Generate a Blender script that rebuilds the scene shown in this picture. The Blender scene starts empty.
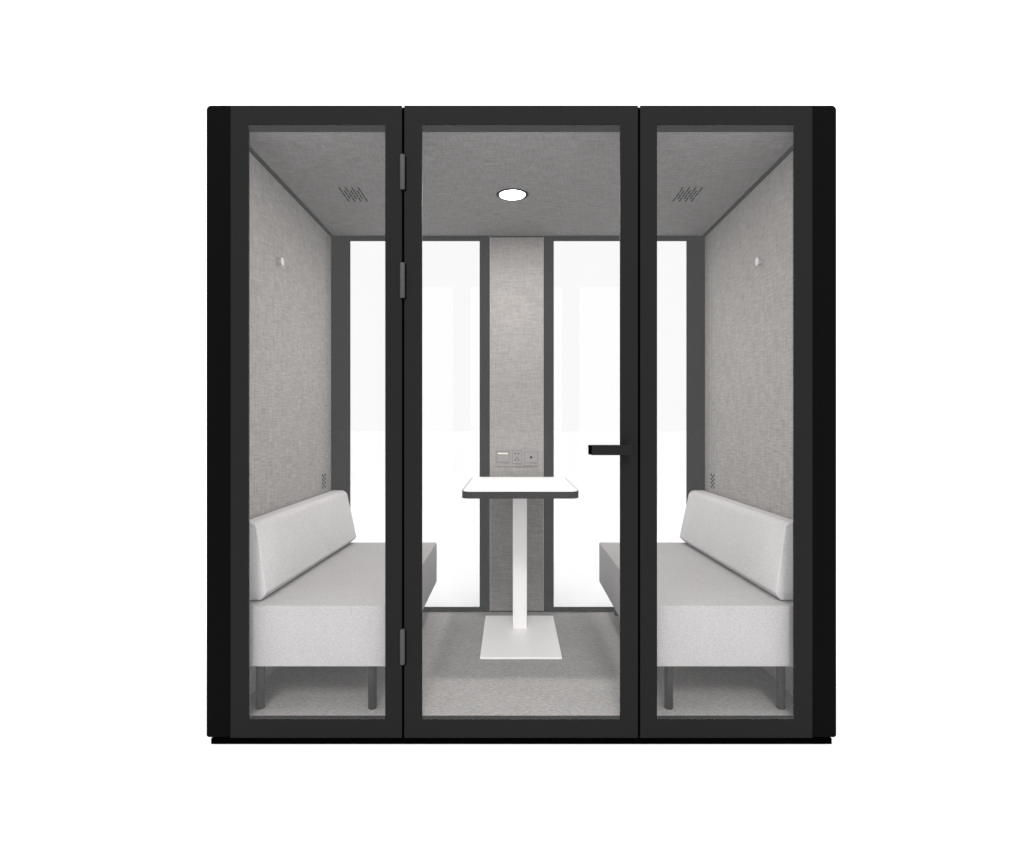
import bpy, bmesh, math
from mathutils import Vector

scene = bpy.context.scene
COL = scene.collection

# ------------------------------------------------------------------ tunables
WORLD = 1.30          # even white studio surround
SUN = 0.28             # overhead front lamp
LENS = 470.0          # ceiling downlight lens
FGLASS = 0.049       # mirror share of one glass face

# ------------------------------------------------------------------ nodes
def new_mat(name):
    m = bpy.data.materials.new(name)
    m.use_nodes = True
    nt = m.node_tree
    nt.nodes.clear()
    out = nt.nodes.new('ShaderNodeOutputMaterial')
    return m, nt, out

def L(nt, a, b):
    nt.links.new(a, b)

def math_node(nt, op, a, b=None):
    n = nt.nodes.new('ShaderNodeMath'); n.operation = op
    for i, v in enumerate((a, b)):
        if v is None: continue
        if isinstance(v, (int, float)): n.inputs[i].default_value = v
        else: L(nt, v, n.inputs[i])
    return n.outputs[0]

def noise(nt, vec, scale, detail=2.0, rough=0.5):
    n = nt.nodes.new('ShaderNodeTexNoise')
    n.inputs['Scale'].default_value = scale
    n.inputs['Detail'].default_value = detail
    n.inputs['Roughness'].default_value = rough
    L(nt, vec, n.inputs['Vector'])
    return n.outputs['Fac']

def mapping(nt, vec, s, rot=(0, 0, 0)):
    n = nt.nodes.new('ShaderNodeMapping')
    n.inputs['Scale'].default_value = s
    n.inputs['Rotation'].default_value = rot
    L(nt, vec, n.inputs['Vector'])
    return n.outputs['Vector']

def plain(name, col, rough=0.5, spec=0.5, metal=0.0, grain=0.04, gscale=60.0, bump=0.0):
    m, nt, out = new_mat(name)
    p = nt.nodes.new('ShaderNodeBsdfPrincipled')
    p.inputs['Roughness'].default_value = rough
    p.inputs['Specular IOR Level'].default_value = spec
    p.inputs['Metallic'].default_value = metal
    tc = nt.nodes.new('ShaderNodeTexCoord')
    f = noise(nt, tc.outputs['Object'], gscale, 3.0)
    mx = nt.nodes.new('ShaderNodeMix'); mx.data_type = 'RGBA'
    mx.inputs['A'].default_value = (*[c * (1 - grain) for c in col], 1)
    mx.inputs['B'].default_value = (*[min(1, c * (1 + grain)) for c in col], 1)
    L(nt, f, mx.inputs['Factor'])
    L(nt, mx.outputs['Result'], p.inputs['Base Color'])
    r = math_node(nt, 'MULTIPLY_ADD', f, 0.1)
    r.node.inputs[2].default_value = rough - 0.05
    L(nt, r, p.inputs['Roughness'])
    if bump:
        b = nt.nodes.new('ShaderNodeBump')
        b.inputs['Strength'].default_value = bump
        b.inputs['Distance'].default_value = 0.001
        L(nt, noise(nt, tc.outputs['Object'], gscale * 12, 2.0), b.inputs['Height'])
        L(nt, b.outputs['Normal'], p.inputs['Normal'])
    L(nt, p.outputs[0], out.inputs['Surface'])
    return m

def weave(name, col, axes, amp=0.22, thread=(13.0, 175.0), fine=190.0, bump=0.35, mott=0.06, sheen=0.0, cross=None):
    """woven cloth: threads along the two given axes, slubs, fine grain"""
    m, nt, out = new_mat(name)
    p = nt.nodes.new('ShaderNodeBsdfPrincipled')
    p.inputs['Roughness'].default_value = 0.95
    p.inputs['Specular IOR Level'].default_value = 0.08
    if sheen:
        p.inputs['Sheen Weight'].default_value = sheen
        p.inputs['Sheen Roughness'].default_value = 0.5
    tc = nt.nodes.new('ShaderNodeTexCoord')
    o = tc.outputs['Object']
    s1 = [thread[1]] * 3; s1[axes[0]] = thread[0]
    s2 = [cross or thread[1]] * 3; s2[axes[1]] = thread[0] * 1.3
    a = noise(nt, mapping(nt, o, s1), 1.0, 2.0, 0.6)
    b = noise(nt, mapping(nt, o, s2), 1.0, 2.0, 0.6)
    c = noise(nt, o, fine, 2.0, 0.7)
    d = noise(nt, o, 7.0, 3.0, 0.5)
    h = math_node(nt, 'ADD', math_node(nt, 'MULTIPLY', a, 0.50), math_node(nt, 'MULTIPLY', b, 0.38 if cross else 0.25))
    h = math_node(nt, 'ADD', h, math_node(nt, 'MULTIPLY', c, 0.25))
    g = math_node(nt, 'MULTIPLY', math_node(nt, 'SUBTRACT', h, 0.565 if cross else 0.5), amp * 5.0)
    g = math_node(nt, 'ADD', g, math_node(nt, 'MULTIPLY', math_node(nt, 'SUBTRACT', d, 0.5), mott * 3.0))
    g = math_node(nt, 'MAXIMUM', math_node(nt, 'ADD', g, 1.0), 0.2)
    rgb = nt.nodes.new('ShaderNodeVectorMath'); rgb.operation = 'SCALE'
    rgb.inputs[0].default_value = col
    L(nt, g, rgb.inputs['Scale'])
    L(nt, rgb.outputs['Vector'], p.inputs['Base Color'])
    bp = nt.nodes.new('ShaderNodeBump')
    bp.inputs['Strength'].default_value = bump
    bp.inputs['Distance'].default_value = 0.002
    L(nt, h, bp.inputs['Height'])
    L(nt, bp.outputs['Normal'], p.inputs['Normal'])
    L(nt, p.outputs[0], out.inputs['Surface'])
    return m

def glass(name, f0, tint=1.0):
    m, nt, out = new_mat(name)
    lw = nt.nodes.new('ShaderNodeLayerWeight'); lw.inputs['Blend'].default_value = 0.5
    f = math_node(nt, 'POWER', lw.outputs['Facing'], 5.0)
    f = math_node(nt, 'ADD', math_node(nt, 'MULTIPLY', f, 0.9), f0)
    geo = nt.nodes.new('ShaderNodeNewGeometry')     # the entry face carries the whole mirror share of the pane
    f = math_node(nt, 'MULTIPLY', f, math_node(nt, 'SUBTRACT', 1.0, geo.outputs['Backfacing']))
    t = nt.nodes.new('ShaderNodeBsdfTransparent')
    t.inputs['Color'].default_value = (tint, tint, tint, 1)
    g = nt.nodes.new('ShaderNodeBsdfGlossy'); g.inputs['Roughness'].default_value = 0.0
    mx = nt.nodes.new('ShaderNodeMixShader')
    L(nt, f, mx.inputs[0]); L(nt, t.outputs[0], mx.inputs[1]); L(nt, g.outputs[0], mx.inputs[2])
    L(nt, mx.outputs[0], out.inputs['Surface'])
    return m

def emit(name, col, strength):
    m, nt, out = new_mat(name)
    e = nt.nodes.new('ShaderNodeEmission')
    e.inputs['Color'].default_value = (*col, 1)
    e.inputs['Strength'].default_value = strength
    L(nt, e.outputs[0], out.inputs['Surface'])
    return m

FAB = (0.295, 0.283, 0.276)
CFAB = (0.252, 0.2415, 0.235)
M = dict(
    frame=plain('satin black frame paint', (0.0083, 0.0083, 0.0083), 0.6, 0.08, grain=0.10, gscale=90),
    shell=plain('matt black shell paint', (0.0019, 0.0019, 0.0019), 0.5, 0.02, grain=0.12, gscale=40),
    plinth=plain('black rubber plinth', (0.0008, 0.0008, 0.0008), 0.8, 0.0),
    seal=plain('black gasket', (0.0006, 0.0006, 0.0006), 0.9, 0.0),
    trim=plain('black aluminium trim', (0.011, 0.011, 0.011), 0.7, 0.02, grain=0.05),
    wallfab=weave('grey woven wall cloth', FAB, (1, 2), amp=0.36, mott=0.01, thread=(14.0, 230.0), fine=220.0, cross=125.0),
    colfab=weave('grey woven column cloth', CFAB, (0, 2), amp=0.28, mott=0.03, thread=(20.0, 190.0), cross=165.0),
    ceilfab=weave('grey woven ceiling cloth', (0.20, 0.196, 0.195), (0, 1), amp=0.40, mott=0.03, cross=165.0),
    carpet=weave('grey loop carpet', (0.305, 0.296, 0.291), (0, 1), amp=0.38, thread=(55.0, 195.0), fine=190.0, bump=0.6),
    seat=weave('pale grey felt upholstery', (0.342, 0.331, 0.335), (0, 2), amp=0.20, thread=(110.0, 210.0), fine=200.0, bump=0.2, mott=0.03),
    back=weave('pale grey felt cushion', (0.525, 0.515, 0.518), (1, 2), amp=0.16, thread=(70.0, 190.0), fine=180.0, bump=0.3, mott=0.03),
    leg=plain('dark grey powder coated tube', (0.014, 0.014, 0.014), 0.5, 0.15),
    hinge=plain('grey hinge steel', (0.050, 0.0475, 0.046), 0.5, 0.2, grain=0.1, gscale=150),
    handle=plain('black lever handle', (0.0095, 0.0095, 0.0095), 0.55, 0.06),
    white=plain('white table laminate', (0.88, 0.88, 0.88), 0.4, 0.4, grain=0.01),
    post=plain('white powder coated post', (0.93, 0.915, 0.91), 0.45, 0.4, grain=0.015, bump=0.05),
    edge=plain('black table edge band', (0.0050, 0.0050, 0.0050), 0.6, 0.03),
    knob=plain('white coat knob', (0.58, 0.565, 0.56), 0.35, 0.5),
    slot=plain('dark vent slot', (0.006, 0.006, 0.006), 0.9, 0.0),
    plate=plain('taupe socket plate', (0.235, 0.225, 0.222), 0.6, 0.1),
    plate2=plain('taupe socket insert', (0.235, 0.223, 0.224), 0.6, 0.1),
    mark=plain('grey marking ink', (0.155, 0.149, 0.146), 0.7, 0.1),
    hole=plain('socket hole', (0.015, 0.015, 0.015), 0.8, 0.0),
    led=emit('switch light', (0.93, 1.0, 0.78), 1.0),
    lens=emit('downlight lens', (1.0, 0.965, 0.935), LENS),
    ring=plain('dark downlight ring', (0.004, 0.004, 0.004), 0.6, 0.0),
    fglass=glass('clear front glass', FGLASS, 1.0),
    bglass=glass('tinted rear glass', 0.038, 0.760),
    ground=plain('white studio floor', (0.92, 0.92, 0.92), 0.9, 0.0, grain=0.005, gscale=3),
)

# ------------------------------------------------------------------ builders
LOC = {}
def root(name, loc, label, cat, group=None):
    o = bpy.data.objects.new(name, None)
    o.empty_display_size = 0.1
    COL.objects.link(o)
    o.location = loc
    LOC[o.name] = Vector(loc)
    o['label'] = label; o['category'] = cat
    if group: o['group'] = group
    return o

def obj(name, bm, mat, parent=None, label=None, smooth=None):
    """bm is in world metres; the object's origin goes to its middle"""
    bmesh.ops.recalc_face_normals(bm, faces=bm.faces)
    lo = Vector((1e9,) * 3); hi = Vector((-1e9,) * 3)
    for v in bm.verts:
        for i in range(3):
            lo[i] = min(lo[i], v.co[i]); hi[i] = max(hi[i], v.co[i])
    c = (lo + hi) / 2
    for v in bm.verts: v.co -= c
    if smooth is not None:
        for f in bm.faces: f.smooth = True
        for e in bm.edges:
            if len(e.link_faces) == 2 and e.calc_face_angle(0) > math.radians(smooth): e.smooth = False
    me = bpy.data.meshes.new(name)
    bm.to_mesh(me); bm.free()
    me.materials.append(mat)
    o = bpy.data.objects.new(name, me)
    COL.objects.link(o)
    if parent is not None:
        o.parent = parent
        o.location = c - LOC[parent.name]
    else:
        o.location = c
    LOC[o.name] = c
    if label: o['label'] = label
    return o

def add_box(bm, x0, x1, y0, y1, z0, z1, bev=0.0, seg=2):
    vs = [bm.verts.new((x, y, z)) for z in (z0, z1) for y in (y0, y1) for x in (x0, x1)]
    fs = [(0, 2, 3, 1), (4, 5, 7, 6), (0, 1, 5, 4), (2, 6, 7, 3), (0, 4, 6, 2), (1, 3, 7, 5)]
    faces = [bm.faces.new([vs[i] for i in f]) for f in fs]
    if bev:
        es = list({e for f in faces for e in f.edges})
        bmesh.ops.bevel(bm, geom=es, offset=bev, segments=seg, profile=0.5, affect='EDGES')

def box(*a, **k):
    bm = bmesh.new(); add_box(bm, *a, **k); return bm

def ring(x0, x1, z0, z1, ix0, ix1, iz0, iz1, y0, y1, bev=0.0012):
    """rectangular frame in the XZ plane with a rectangular opening"""
    bm = bmesh.new()
    def loop(a, b, c, d, y): return [bm.verts.new(p) for p in ((a, y, c), (b, y, c), (b, y, d), (a, y, d))]
    fo = loop(x0, x1, z0, z1, y0); fi = loop(ix0, ix1, iz0, iz1, y0)
    bo = loop(x0, x1, z0, z1, y1); bi = loop(ix0, ix1, iz0, iz1, y1)
    for i in range(4):
        j = (i + 1) % 4
        bm.faces.new((fo[i], fo[j], fi[j], fi[i]))
        bm.faces.new((bo[j], bo[i], bi[i], bi[j]))
        bm.faces.new((fo[j], fo[i], bo[i], bo[j]))
        bm.faces.new((fi[i], fi[j], bi[j], bi[i]))
    bmesh.ops.recalc_face_normals(bm, faces=bm.faces)
    if bev:
        es = [e for e in bm.edges if e.calc_face_angle(0) > 0.5 and max(max(v.co.x - x1, x0 - v.co.x, v.co.z - z1, z0 - v.co.z) for v in e.verts) > -1e-6]
        es = [e for e in es if not any(ix0 - 1e-6 < v.co.x < ix1 + 1e-6 and iz0 - 1e-6 < v.co.z < iz1 + 1e-6 for v in e.verts)]
        bmesh.ops.bevel(bm, geom=es, offset=bev, segments=1, affect='EDGES')
    return bm

def add_lathe(bm, prof, centre, axis='z', n=48):
    """prof: list of (radius, height) along the axis"""
    rings = []
    for r, h in prof:
        row = []
        for k in range(n if r > 1e-6 else 1):
            a = 2 * math.pi * k / n
            u, v = r * math.cos(a), r * math.sin(a)
            p = {'z': (u, v, h), 'x': (h, u, v), 'y': (u, h, v)}[axis]
            row.append(bm.verts.new(Vector(p) + Vector(centre)))
        rings.append(row)
    for a, b in zip(rings, rings[1:]):
        for k in range(n):
            q = []
            for v in (a[k % len(a)], a[(k + 1) % len(a)], b[(k + 1) % len(b)], b[k % len(b)]):
                if v not in q: q.append(v)
            if len(q) > 2: bm.faces.new(q)

def lathe(prof, centre, axis='z', n=48):
    bm = bmesh.new(); add_lathe(bm, prof, centre, axis, n); return bm

def round_poly(pts, radii, seg=6):
    out = []
    n = len(pts)
    for i, p in enumerate(pts):
        p = Vector(p); r = radii[i]
        a = (Vector(pts[i - 1]) - p).normalized(); b = (Vector(pts[(i + 1) % n]) - p).normalized()
        if r <= 0: out.append(p); continue
        ang = a.angle(b); d = r / math.tan(ang / 2)
        c = p + (a + b).normalized() * (r / math.sin(ang / 2))
        s = p + a * d - c; e = p + b * d - c
        for k in range(seg + 1):
            t = k / seg
            v = s.lerp(e, t).normalized() * r
            out.append(c + v)
    return out

def slab(pts2, z0, z1, bev=0.0, seg=2):
    """rounded outline in XY pushed up from z0 to z1"""
    bm = bmesh.new()
    lo = [bm.verts.new((p.x, p.y, z0)) for p in pts2]; hi = [bm.verts.new((p.x, p.y, z1)) for p in pts2]
    n = len(lo)
    caps = [bm.faces.new(lo[::-1]), bm.faces.new(hi)]
    for i in range(n): bm.faces.new((lo[i], lo[(i + 1) % n], hi[(i + 1) % n], hi[i]))
    if bev:
        es = list({e for f in caps for e in f.edges})
        bmesh.ops.bevel(bm, geom=es, offset=bev, segments=seg, profile=0.5, affect='EDGES')
    return bm

# ------------------------------------------------------------------ measures (metres, booth centre x = 0, front face y = 0)
F = 628.0; D = 2.2; HC = 1.1086; XC = -0.033; S0 = F / D
def fx(px): return (px - 512) / S0 + XC         # a point on the front face
def fz(py): return HC - (py - 426.5) / S0
FLOOR, CEIL = 0.0823, 2.1638
WX = 1.035                     # inner wall face
YB = 1.2755                    # rear wall face
TOP, BOT = 2.2335, 0.0168
OZ0, OZ1 = fz(719.7), fz(124.7)
YF = 0.009                     # thickness of the front leaves

booth = root('office_booth', (0, 0.65, 0), 'black framed soundproof office booth with glass front and grey fabric interior', 'office booth')

# outer shell
obj('plinth', box(-1.0875, 1.0875, -0.0006, 1.32, -0.0045, 0.0166, bev=0.0012, seg=1), M['plinth'], booth)
obj('floor_deck', box(-1.034, 1.034, YF + 0.002, 1.31, 0.0195, 0.074), M['shell'], booth)
obj('carpet', box(-1.0345, 1.0345, 0.029, YB - 0.001, 0.0745, FLOOR), M['carpet'], booth)
obj('sill_strip', box(-1.0345, 1.0345, YF + 0.0003, 0.0285, 0.0745, FLOOR + 0.0008, bev=0.0006, seg=1), M['trim'], booth)
obj('roof', box(-1.0435, 1.0435, YF + 0.002, 1.315, 2.1765, TOP - 0.002, bev=0.003), M['shell'], booth)
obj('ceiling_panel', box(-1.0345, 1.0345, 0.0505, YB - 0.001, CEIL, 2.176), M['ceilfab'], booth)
obj('header_strip', box(-1.0345, 1.0345, YF + 0.0003, 0.050, CEIL - 0.0008, 2.176, bev=0.0006, seg=1), M['trim'], booth)
for s in (-1, 1):
    def sx(a, b): return (min(s * a, s * b), max(s * a, s * b))
    xo, zt_ = 1.1047, TOP + 0.0012
    pp = round_poly([(1.0205, 0.0185), (xo, 0.0185), (xo, zt_), (1.0205, zt_)], [0, 0.010, 0.0165, 0], 6)
    pb = bmesh.new()
    fr = [pb.verts.new((s * p.x, -0.001, p.y)) for p in pp]; bk = [pb.verts.new((s * p.x, 0.040, p.y)) for p in pp]
    n = len(pp)
    fcap = pb.faces.new(fr); pb.faces.new(bk[::-1])
    for i in range(n): pb.faces.new((fr[i], fr[(i + 1) % n], bk[(i + 1) % n], bk[i]))
    bmesh.ops.recalc_face_normals(pb, faces=pb.faces)
    es = [e for e in fcap.edges if max(abs(v.co.x) for v in e.verts) > 1.03]     # the edge against the window frame stays sharp
    bmesh.ops.bevel(pb, geom=es, offset=0.006, segments=4, profile=0.5, affect='EDGES')
    obj('corner_post', pb, M['shell'], booth, smooth=40)
    obj('side_panel', box(*sx(1.0455, 1.1020), 0.0405, 1.318, 0.0222, TOP - 0.001, bev=0.004), M['shell'], booth)
    obj('wall_panel', box(*sx(WX, 1.045), 0.041, YB - 0.0005, 0.0195, 2.176), M['wallfab'], booth)
    obj('ceiling_trim', box(*sx(WX - 0.0165, WX - 0.0005), 0.0512, YB - 0.0015, CEIL - 0.008, CEIL - 0.0003, bev=0.0005, seg=1), M['trim'], booth)

# front: two fixed windows and the door between them
def window(name, label, px0, px1, ox0, ox1):
    w = obj(name, ring(fx(px0), fx(px1), BOT, TOP, fx(ox0), fx(ox1), OZ0, OZ1, 0.0, YF), M['frame'], booth, label)
    p = obj('pane', box(fx(ox0) - 0.004, fx(ox1) + 0.004, 0.0016, 0.007, OZ0 - 0.004, OZ1 + 0.004), M['fglass'], w)
    return w
window('front_window', None, 230.2, 401.9, 248.5, 385.2)
window('front_window', None, 640.2, 812.8, 657.1, 794.0)
door = obj('door', ring(fx(404.2), fx(638.0), BOT, TOP, fx(422.0), fx(620.2), OZ0, OZ1, 0.0, YF), M['frame'], booth)
obj('pane', box(fx(422.0) - 0.004, fx(620.2) + 0.004, 0.0016, 0.007, OZ0 - 0.004, OZ1 + 0.004), M['fglass'], door)
for px in (403.05, 639.1):
    obj('door_jamb', box(fx(px) - 0.014, fx(px) + 0.014, YF + 0.0005, YF + 0.0012, 0.0195, TOP - 0.004), M['seal'], booth)
    obj('door_seal', box(fx(px) - 0.0026, fx(px) + 0.0026, 0.005, YF, 0.0195, TOP - 0.004), M['seal'], booth)
for y0, y1 in ((155.2, 190.0), (263.2, 298.2), (628.8, 663.8)):
    xc = fx(402.7)
    b = lathe([(0, fz(y1)), (0.0075, fz(y1)), (0.0088, fz(y1) + 0.002), (0.0088, fz(y0) - 0.002), (0.0075, fz(y0)), (0, fz(y0))], (xc, -0.004, 0), n=24)
    h = obj('hinge', b, M['hinge'], door, smooth=40)
    obj('knuckle_shadow', box(xc - 0.003, xc + 0.0125, -0.0016, 0.001, fz(y1) - 0.004, fz(y0) - 0.004), M['seal'], h)  # black strip right and below the knuckle, modelled as its cast shadow

# lever handle: rose, neck and square bar turned towards the hinges
hz = fz(449.9)
zc = HC - (450.2 - 426.5) * (D - 0.055) / F
hb = bmesh.new()
k = (D - 0.055) / F
x0h, x1h = (591.8 - 512) * k + XC, (632.3 - 512) * k + XC
add_box(hb, x0h, x1h, -0.055, -0.0135, zc - 0.0172, zc + 0.0172, bev=0.0010, seg=1)
handle = obj('handle', hb, M['handle'], door, smooth=30)
obj('end_cap', box(x0h - 0.0075, x0h - 0.0002, -0.0548, -0.0137, zc - 0.0160, zc + 0.0170, bev=0.0012, seg=1), M['plinth'], handle)
obj('neck', lathe([(0, -0.0132), (0.011, -0.0132), (0.011, -0.0002), (0, -0.0002)], (x1h - 0.022, 0, zc), 'y', 24), M['handle'], handle, smooth=40)

# rear wall: two windows and the fabric covered column between them
SB = F / (D + YB)
def bx(px): return (px - 512) / SB + XC
def bz(py): return HC - (py - 426.5) / SB
RZ0, RZ1 = bz(607.3), bz(240.7)
for a, b, oa, ob in ((-WX + 0.0003, bx(489.9), bx(350.0), bx(479.6)), (bx(543.6), WX - 0.0003, bx(553.8), bx(686.8))):
    w = obj('rear_window', ring(a, b, FLOOR - 0.02, CEIL + 0.008, oa, ob, RZ0, RZ1, YB, YB + 0.010), M['trim'], booth)
    obj('pane', box(oa - 0.004, ob + 0.004, YB + 0.0016, YB + 0.007, RZ0 - 0.004, RZ1 + 0.004), M['bglass'], w)
col = obj('column_panel', box(bx(490.0), bx(543.5), YB + 0.002, YB + 0.03, bz(610.8), bz(237.3)), M['colfab'], booth)
obj('column_trim', box(bx(490.0), bx(543.5), YB + 0.0008, YB + 0.03, bz(237.2), CEIL + 0.008), M['trim'], booth)
obj('column_trim', box(bx(490.0), bx(543.5), YB + 0.0008, YB + 0.03, FLOOR - 0.02, bz(610.9)), M['trim'], booth)
obj('rear_panel', box(bx(490.0), bx(543.5), YB + 0.0305, YB + 0.0345, FLOOR, CEIL), M['shell'], booth)

# downlight
dl = obj('downlight', lathe([(0.0570, 0.004), (0.0570, -0.0034), (0.0705, -0.0034), (0.0735, -0.0018), (0.0735, 0.004)], (-0.031, 0.655, CEIL)), M['ring'], booth, smooth=50)
obj('lens', lathe([(0, -0.0036), (0.0566, -0.0036), (0.0566, 0.003)], (-0.031, 0.655, CEIL)), M['lens'], dl, smooth=50)

# slotted vents: staggered rows of slots in the ceiling and low in the side walls
for s, xa in ((-1, -0.797), (1, 0.722)):
    bm = bmesh.new()
    for i in range(7):
        x = xa + i * 0.0142
        y0, y1, n = (0.566, 0.749, 3) if i % 2 == 0 else (0.602, 0.716, 2)
        ln = (y1 - y0) / n
        for j in range(n):
            add_box(bm, x - 0.0033, x + 0.0033, y0 + j * ln + 0.004, y0 + (j + 1) * ln - 0.004, CEIL - 0.0006, CEIL + 0.004)
    obj('ceiling_vent', bm, M['slot'], booth)
    bm = bmesh.new()
    xa, xb = (-WX - 0.004, -WX + 0.0007) if s < 0 else (WX - 0.0007, WX + 0.004)
    zt = 0.8495
    for i in range(3):
        y = 1.120 + i * 0.0225
        for j in range(4 if i % 2 == 0 else 3):
            z = zt - (j + (0.0 if i % 2 == 0 else 0.5)) * 0.0212
            add_box(bm, xa, xb, y - 0.0085, y + 0.0085, z - 0.0056, z + 0.0056)
    obj('wall_vent', bm, M['slot'], booth)
    # coat knob
    yk, zk = 0.489, 1.815
    prof = [(0, 0), (0.0105, 0), (0.0105, 0.005), (0.0120, 0.0095), (0.0165, 0.0155), (0.0178, 0.018), (0.0168, 0.0205), (0, 0.0222)]
    obj('coat_knob', lathe([(r, -s * h) for r, h in prof], (s * WX, yk, zk), 'x', 32), M['knob'], booth, smooth=35)

# socket plate on the column
YP = YB + 0.002
def pbox(a, b, c, d, y0, y1, bev=0.0): return box(bx(a), bx(b), YP - y1, YP - y0, bz(d), bz(c), bev=bev, seg=1)
sp = obj('socket_plate', pbox(494.9, 538.4, 448.6, 466.6, -0.001, 0.004, 0.001), M['plate'], booth)
sw = obj('light_switch', pbox(496.7, 509.0, 451.6, 461.9, 0.0043, 0.0065, 0.001), M['plate2'], sp)
obj('bezel', pbox(496.1, 509.6, 451.0, 462.5, 0.0041, 0.0048), M['mark'], sw)
obj('indicator', pbox(497.8, 507.9, 452.9, 454.0, 0.0066, 0.0072), M['led'], sw)
so = obj('power_socket', pbox(512.8, 521.6, 451.0, 463.4, 0.0043, 0.0055, 0.001), M['plate2'], sp)
obj('bezel', pbox(512.3, 522.1, 450.5, 463.9, 0.0041, 0.0048), M['mark'], so)
bm = bmesh.new()
for x, y in ((515.4, 453.6), (518.6, 453.6), (517.0, 457.6), (515.5, 460.0), (518.5, 460.0)):
    add_box(bm, bx(x - 0.55), bx(x + 0.55), YP - 0.0062, YP - 0.0057, bz(y + 0.65), bz(y - 0.65))
obj('pin_holes', bm, M['hole'], so)
pn = obj('network_port', pbox(525.1, 537.2, 452.3, 462.4, 0.0043, 0.0055, 0.001), M['plate2'], sp)
obj('bezel', pbox(524.6, 537.7, 451.8, 462.9, 0.0041, 0.0048), M['mark'], pn)
obj('port_hole', lathe([(0, 0), (0.0072, 0), (0.0072, 0.0004), (0, 0.0004)], (bx(531.1), YP - 0.0062, bz(457.2)), 'y', 20), M['hole'], pn)
for host, row in ((sw, ((501.8, 503.2, 463.5), (504.0, 505.2, 463.5), (505.8, 508.4, 463.5))),
                  (so, ((515.0, 516.2, 464.4), (517.2, 518.4, 464.4), (519.0, 521.6, 464.4))),
                  (pn, ((530.2, 531.4, 463.5), (532.4, 533.6, 463.5), (534.2, 536.8, 463.5))),
                  (sp, ((522.8, 526.0, 465.5), (527.0, 532.6, 465.5), (534.0, 537.6, 465.5)))):
    bm = bmesh.new()
    for a, b, y in row:
        add_box(bm, bx(a), bx(b), YP - 0.0046, YP - 0.0041, bz(y + 0.42), bz(y - 0.42))
    obj('printed_marking', bm, M['mark'], host)

# ------------------------------------------------------------------ benches
def bench(s, label):
    """s = -1 stands along the left wall, +1 along the right"""
    t = root('bench', (s * 0.742, 0.655, FLOOR), label, 'bench', 'padded benches facing each other in the booth')
    def X(a): return s * a
    def B(a, b, *r, **k): return box(min(X(a), X(b)), max(X(a), X(b)), *r, **k)
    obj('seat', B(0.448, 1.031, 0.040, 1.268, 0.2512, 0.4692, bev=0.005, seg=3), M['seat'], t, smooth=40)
    prof = [(1.030, 0.7585), (0.958, 0.757), (0.9105, 0.498), (0.935, 0.4735), (1.030, 0.4735)]
    p2 = round_poly(prof, [0.012, 0.030, 0.014, 0.010, 0.004], 5)
    bm = bmesh.new()
    ys = (0.096, 0.5, 0.9, 1.262)
    rows = []
    for y in ys:
        sk = (0.66 - y) * 0.030          # the cushion leans a little off the wall towards the rear
        rows.append([bm.verts.new((X(p.x + sk * max(0, (1.03 - p.x)) / 0.1), y, p.y)) for p in p2])
    n = len(p2)
    caps = [bm.faces.new(rows[0]), bm.faces.new(rows[-1])]
    for a, b in zip(rows, rows[1:]):
        for i in range(n): bm.faces.new((a[i], a[(i + 1) % n], b[(i + 1) % n], b[i]))
    bmesh.ops.recalc_face_normals(bm, faces=bm.faces)
    es = list({e for f in caps for e in f.edges})
    bmesh.ops.bevel(bm, geom=es, offset=0.006, segments=3, profile=0.5, affect='EDGES', clamp_overlap=True)
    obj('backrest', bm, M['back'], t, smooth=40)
    for x in ((0.538, 0.946) if s > 0 else (0.5415, 0.9495)):
        for y in (0.088, 1.215):
            obj('leg', lathe([(0, FLOOR), (0.0135, FLOOR), (0.0158, FLOOR + 0.003), (0.0158, 0.2508), (0, 0.2508)], (X(x), y, 0), n=28), M['leg'], t, smooth=40)
    return t
bench(-1, 'pale grey padded bench on the hinge side of the door, left of the table')
bench(1, 'pale grey padded bench on the handle side of the door, right of the table')

# ------------------------------------------------------------------ table
tab = root('pedestal_table', (0.004, 0.87, FLOOR), 'small white pedestal table with dark edge on a flat white foot between the benches', 'table')
TZ = HC - 0.275
cx = 0.0025
def rr(x0, x1, y0, y1, r): return round_poly([(x0, y0), (x1, y0), (x1, y1), (x0, y1)], [r] * 4, 8)
top = obj('tabletop', slab(rr(cx - 0.2450, cx + 0.2450, 0.4665, 1.2235, 0.034), TZ - 0.0017, TZ, bev=0.0005, seg=1), M['white'], tab)
obj('edge_band', slab(rr(cx - 0.2502, cx + 0.2502, 0.463, 1.228, 0.038), TZ - 0.031, TZ - 0.0018, bev=0.0010), M['edge'], top)
obj('post', box(0.0065 - 0.0355, 0.0065 + 0.0355, 0.951, 1.022, FLOOR + 0.0105, TZ - 0.0315, bev=0.003, seg=3), M['post'], tab, smooth=40)
obj('foot_plate', box(0.0065 - 0.181, 0.0065 + 0.181, 0.567, 1.176, FLOOR + 0.0004, FLOOR + 0.0100, bev=0.0012), M['post'], tab)

# ------------------------------------------------------------------ ground, world, lamps, camera
g = obj('ground', box(-150, 150, -150, 150, -0.05, -0.0045), M['ground'])
g['kind'] = 'structure'

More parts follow.
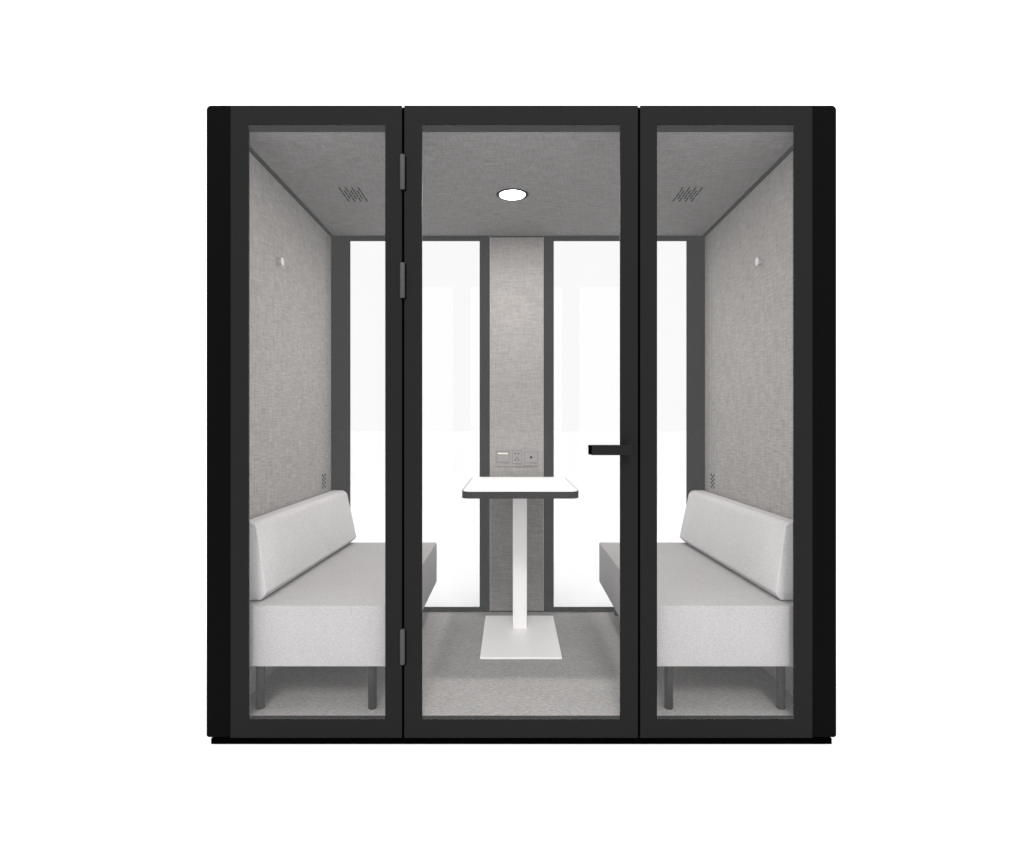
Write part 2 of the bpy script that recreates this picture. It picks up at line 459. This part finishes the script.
w = bpy.data.worlds.new('World'); scene.world = w
w.use_nodes = True
bgn = w.node_tree.nodes['Background']
bgn.inputs['Color'].default_value = (1, 1, 1, 1)
wn = w.node_tree.nodes
tcw = wn.new('ShaderNodeTexCoord'); sep = wn.new('ShaderNodeSeparateXYZ'); mr = wn.new('ShaderNodeMapRange')
mr.interpolation_type = 'SMOOTHERSTEP'          # the white surround is a little brighter near the floor
for key, v in (('From Min', 0.27), ('From Max', 0.75), ('To Min', WORLD * 1.28), ('To Max', WORLD * 0.92)): mr.inputs[key].default_value = v
w.node_tree.links.new(tcw.outputs['Generated'], sep.inputs[0])
w.node_tree.links.new(sep.outputs['Z'], mr.inputs['Value'])
w.node_tree.links.new(mr.outputs['Result'], bgn.inputs['Strength'])

def lamp(name, kind, energy, loc, target, **k):
    l = bpy.data.lights.new(name, kind); l.energy = energy
    for a, v in k.items(): setattr(l, a, v)
    o = bpy.data.objects.new(name, l); COL.objects.link(o)
    o.location = loc
    o.rotation_euler = (Vector(target) - Vector(loc)).to_track_quat('-Z', 'Y').to_euler()
    return o
e = math.radians(80.3)
lamp('key_lamp', 'SUN', SUN, (0, -10 * math.cos(e), 10 * math.sin(e)), (0, 0, 0), angle=math.radians(1.5), color=(1.0, 0.985, 0.97))

e = math.radians(39)
lamp('front_lamp', 'SUN', 1.30, (0, -10 * math.cos(e), 10 * math.sin(e)), (0, 0, 0), angle=math.radians(13), color=(1.0, 0.99, 0.98))

e = math.radians(45)
for side in (-1, 1):
    lamp('side_fill', 'SUN', 0.52, (side * 10 * math.cos(e), 0, 10 * math.sin(e)), (0, 0, 0), angle=math.radians(8))  # added unseen fills that lift the ground to white, skipping the interior

lamp('rear_fill', 'AREA', 62.0, (0, 3.4, 3.6), (0, 1.9, 0), shape='SQUARE', size=2.6)  # added unseen fill for the shaded ground behind the booth and the inside floor

cam = bpy.data.cameras.new('Camera')
cam.sensor_width = 36.0
cam.lens = 36.0 * F / 1024.0
cam.clip_start = 0.05; cam.clip_end = 1000
co = bpy.data.objects.new('Camera', cam); COL.objects.link(co)
co.location = (XC, -D, HC); co.rotation_euler = (math.pi / 2, 0, 0)
scene.camera = co

vs = scene.view_settings
scene.display_settings.display_device = 'sRGB'
vs.view_transform = 'Standard'; vs.look = 'None'; vs.exposure = 0.0; vs.gamma = 1.0
scene.cycles.max_bounces = 12
scene.cycles.diffuse_bounces = 6
scene.cycles.transparent_max_bounces = 16
scene.cycles.sample_clamp_indirect = 6.0
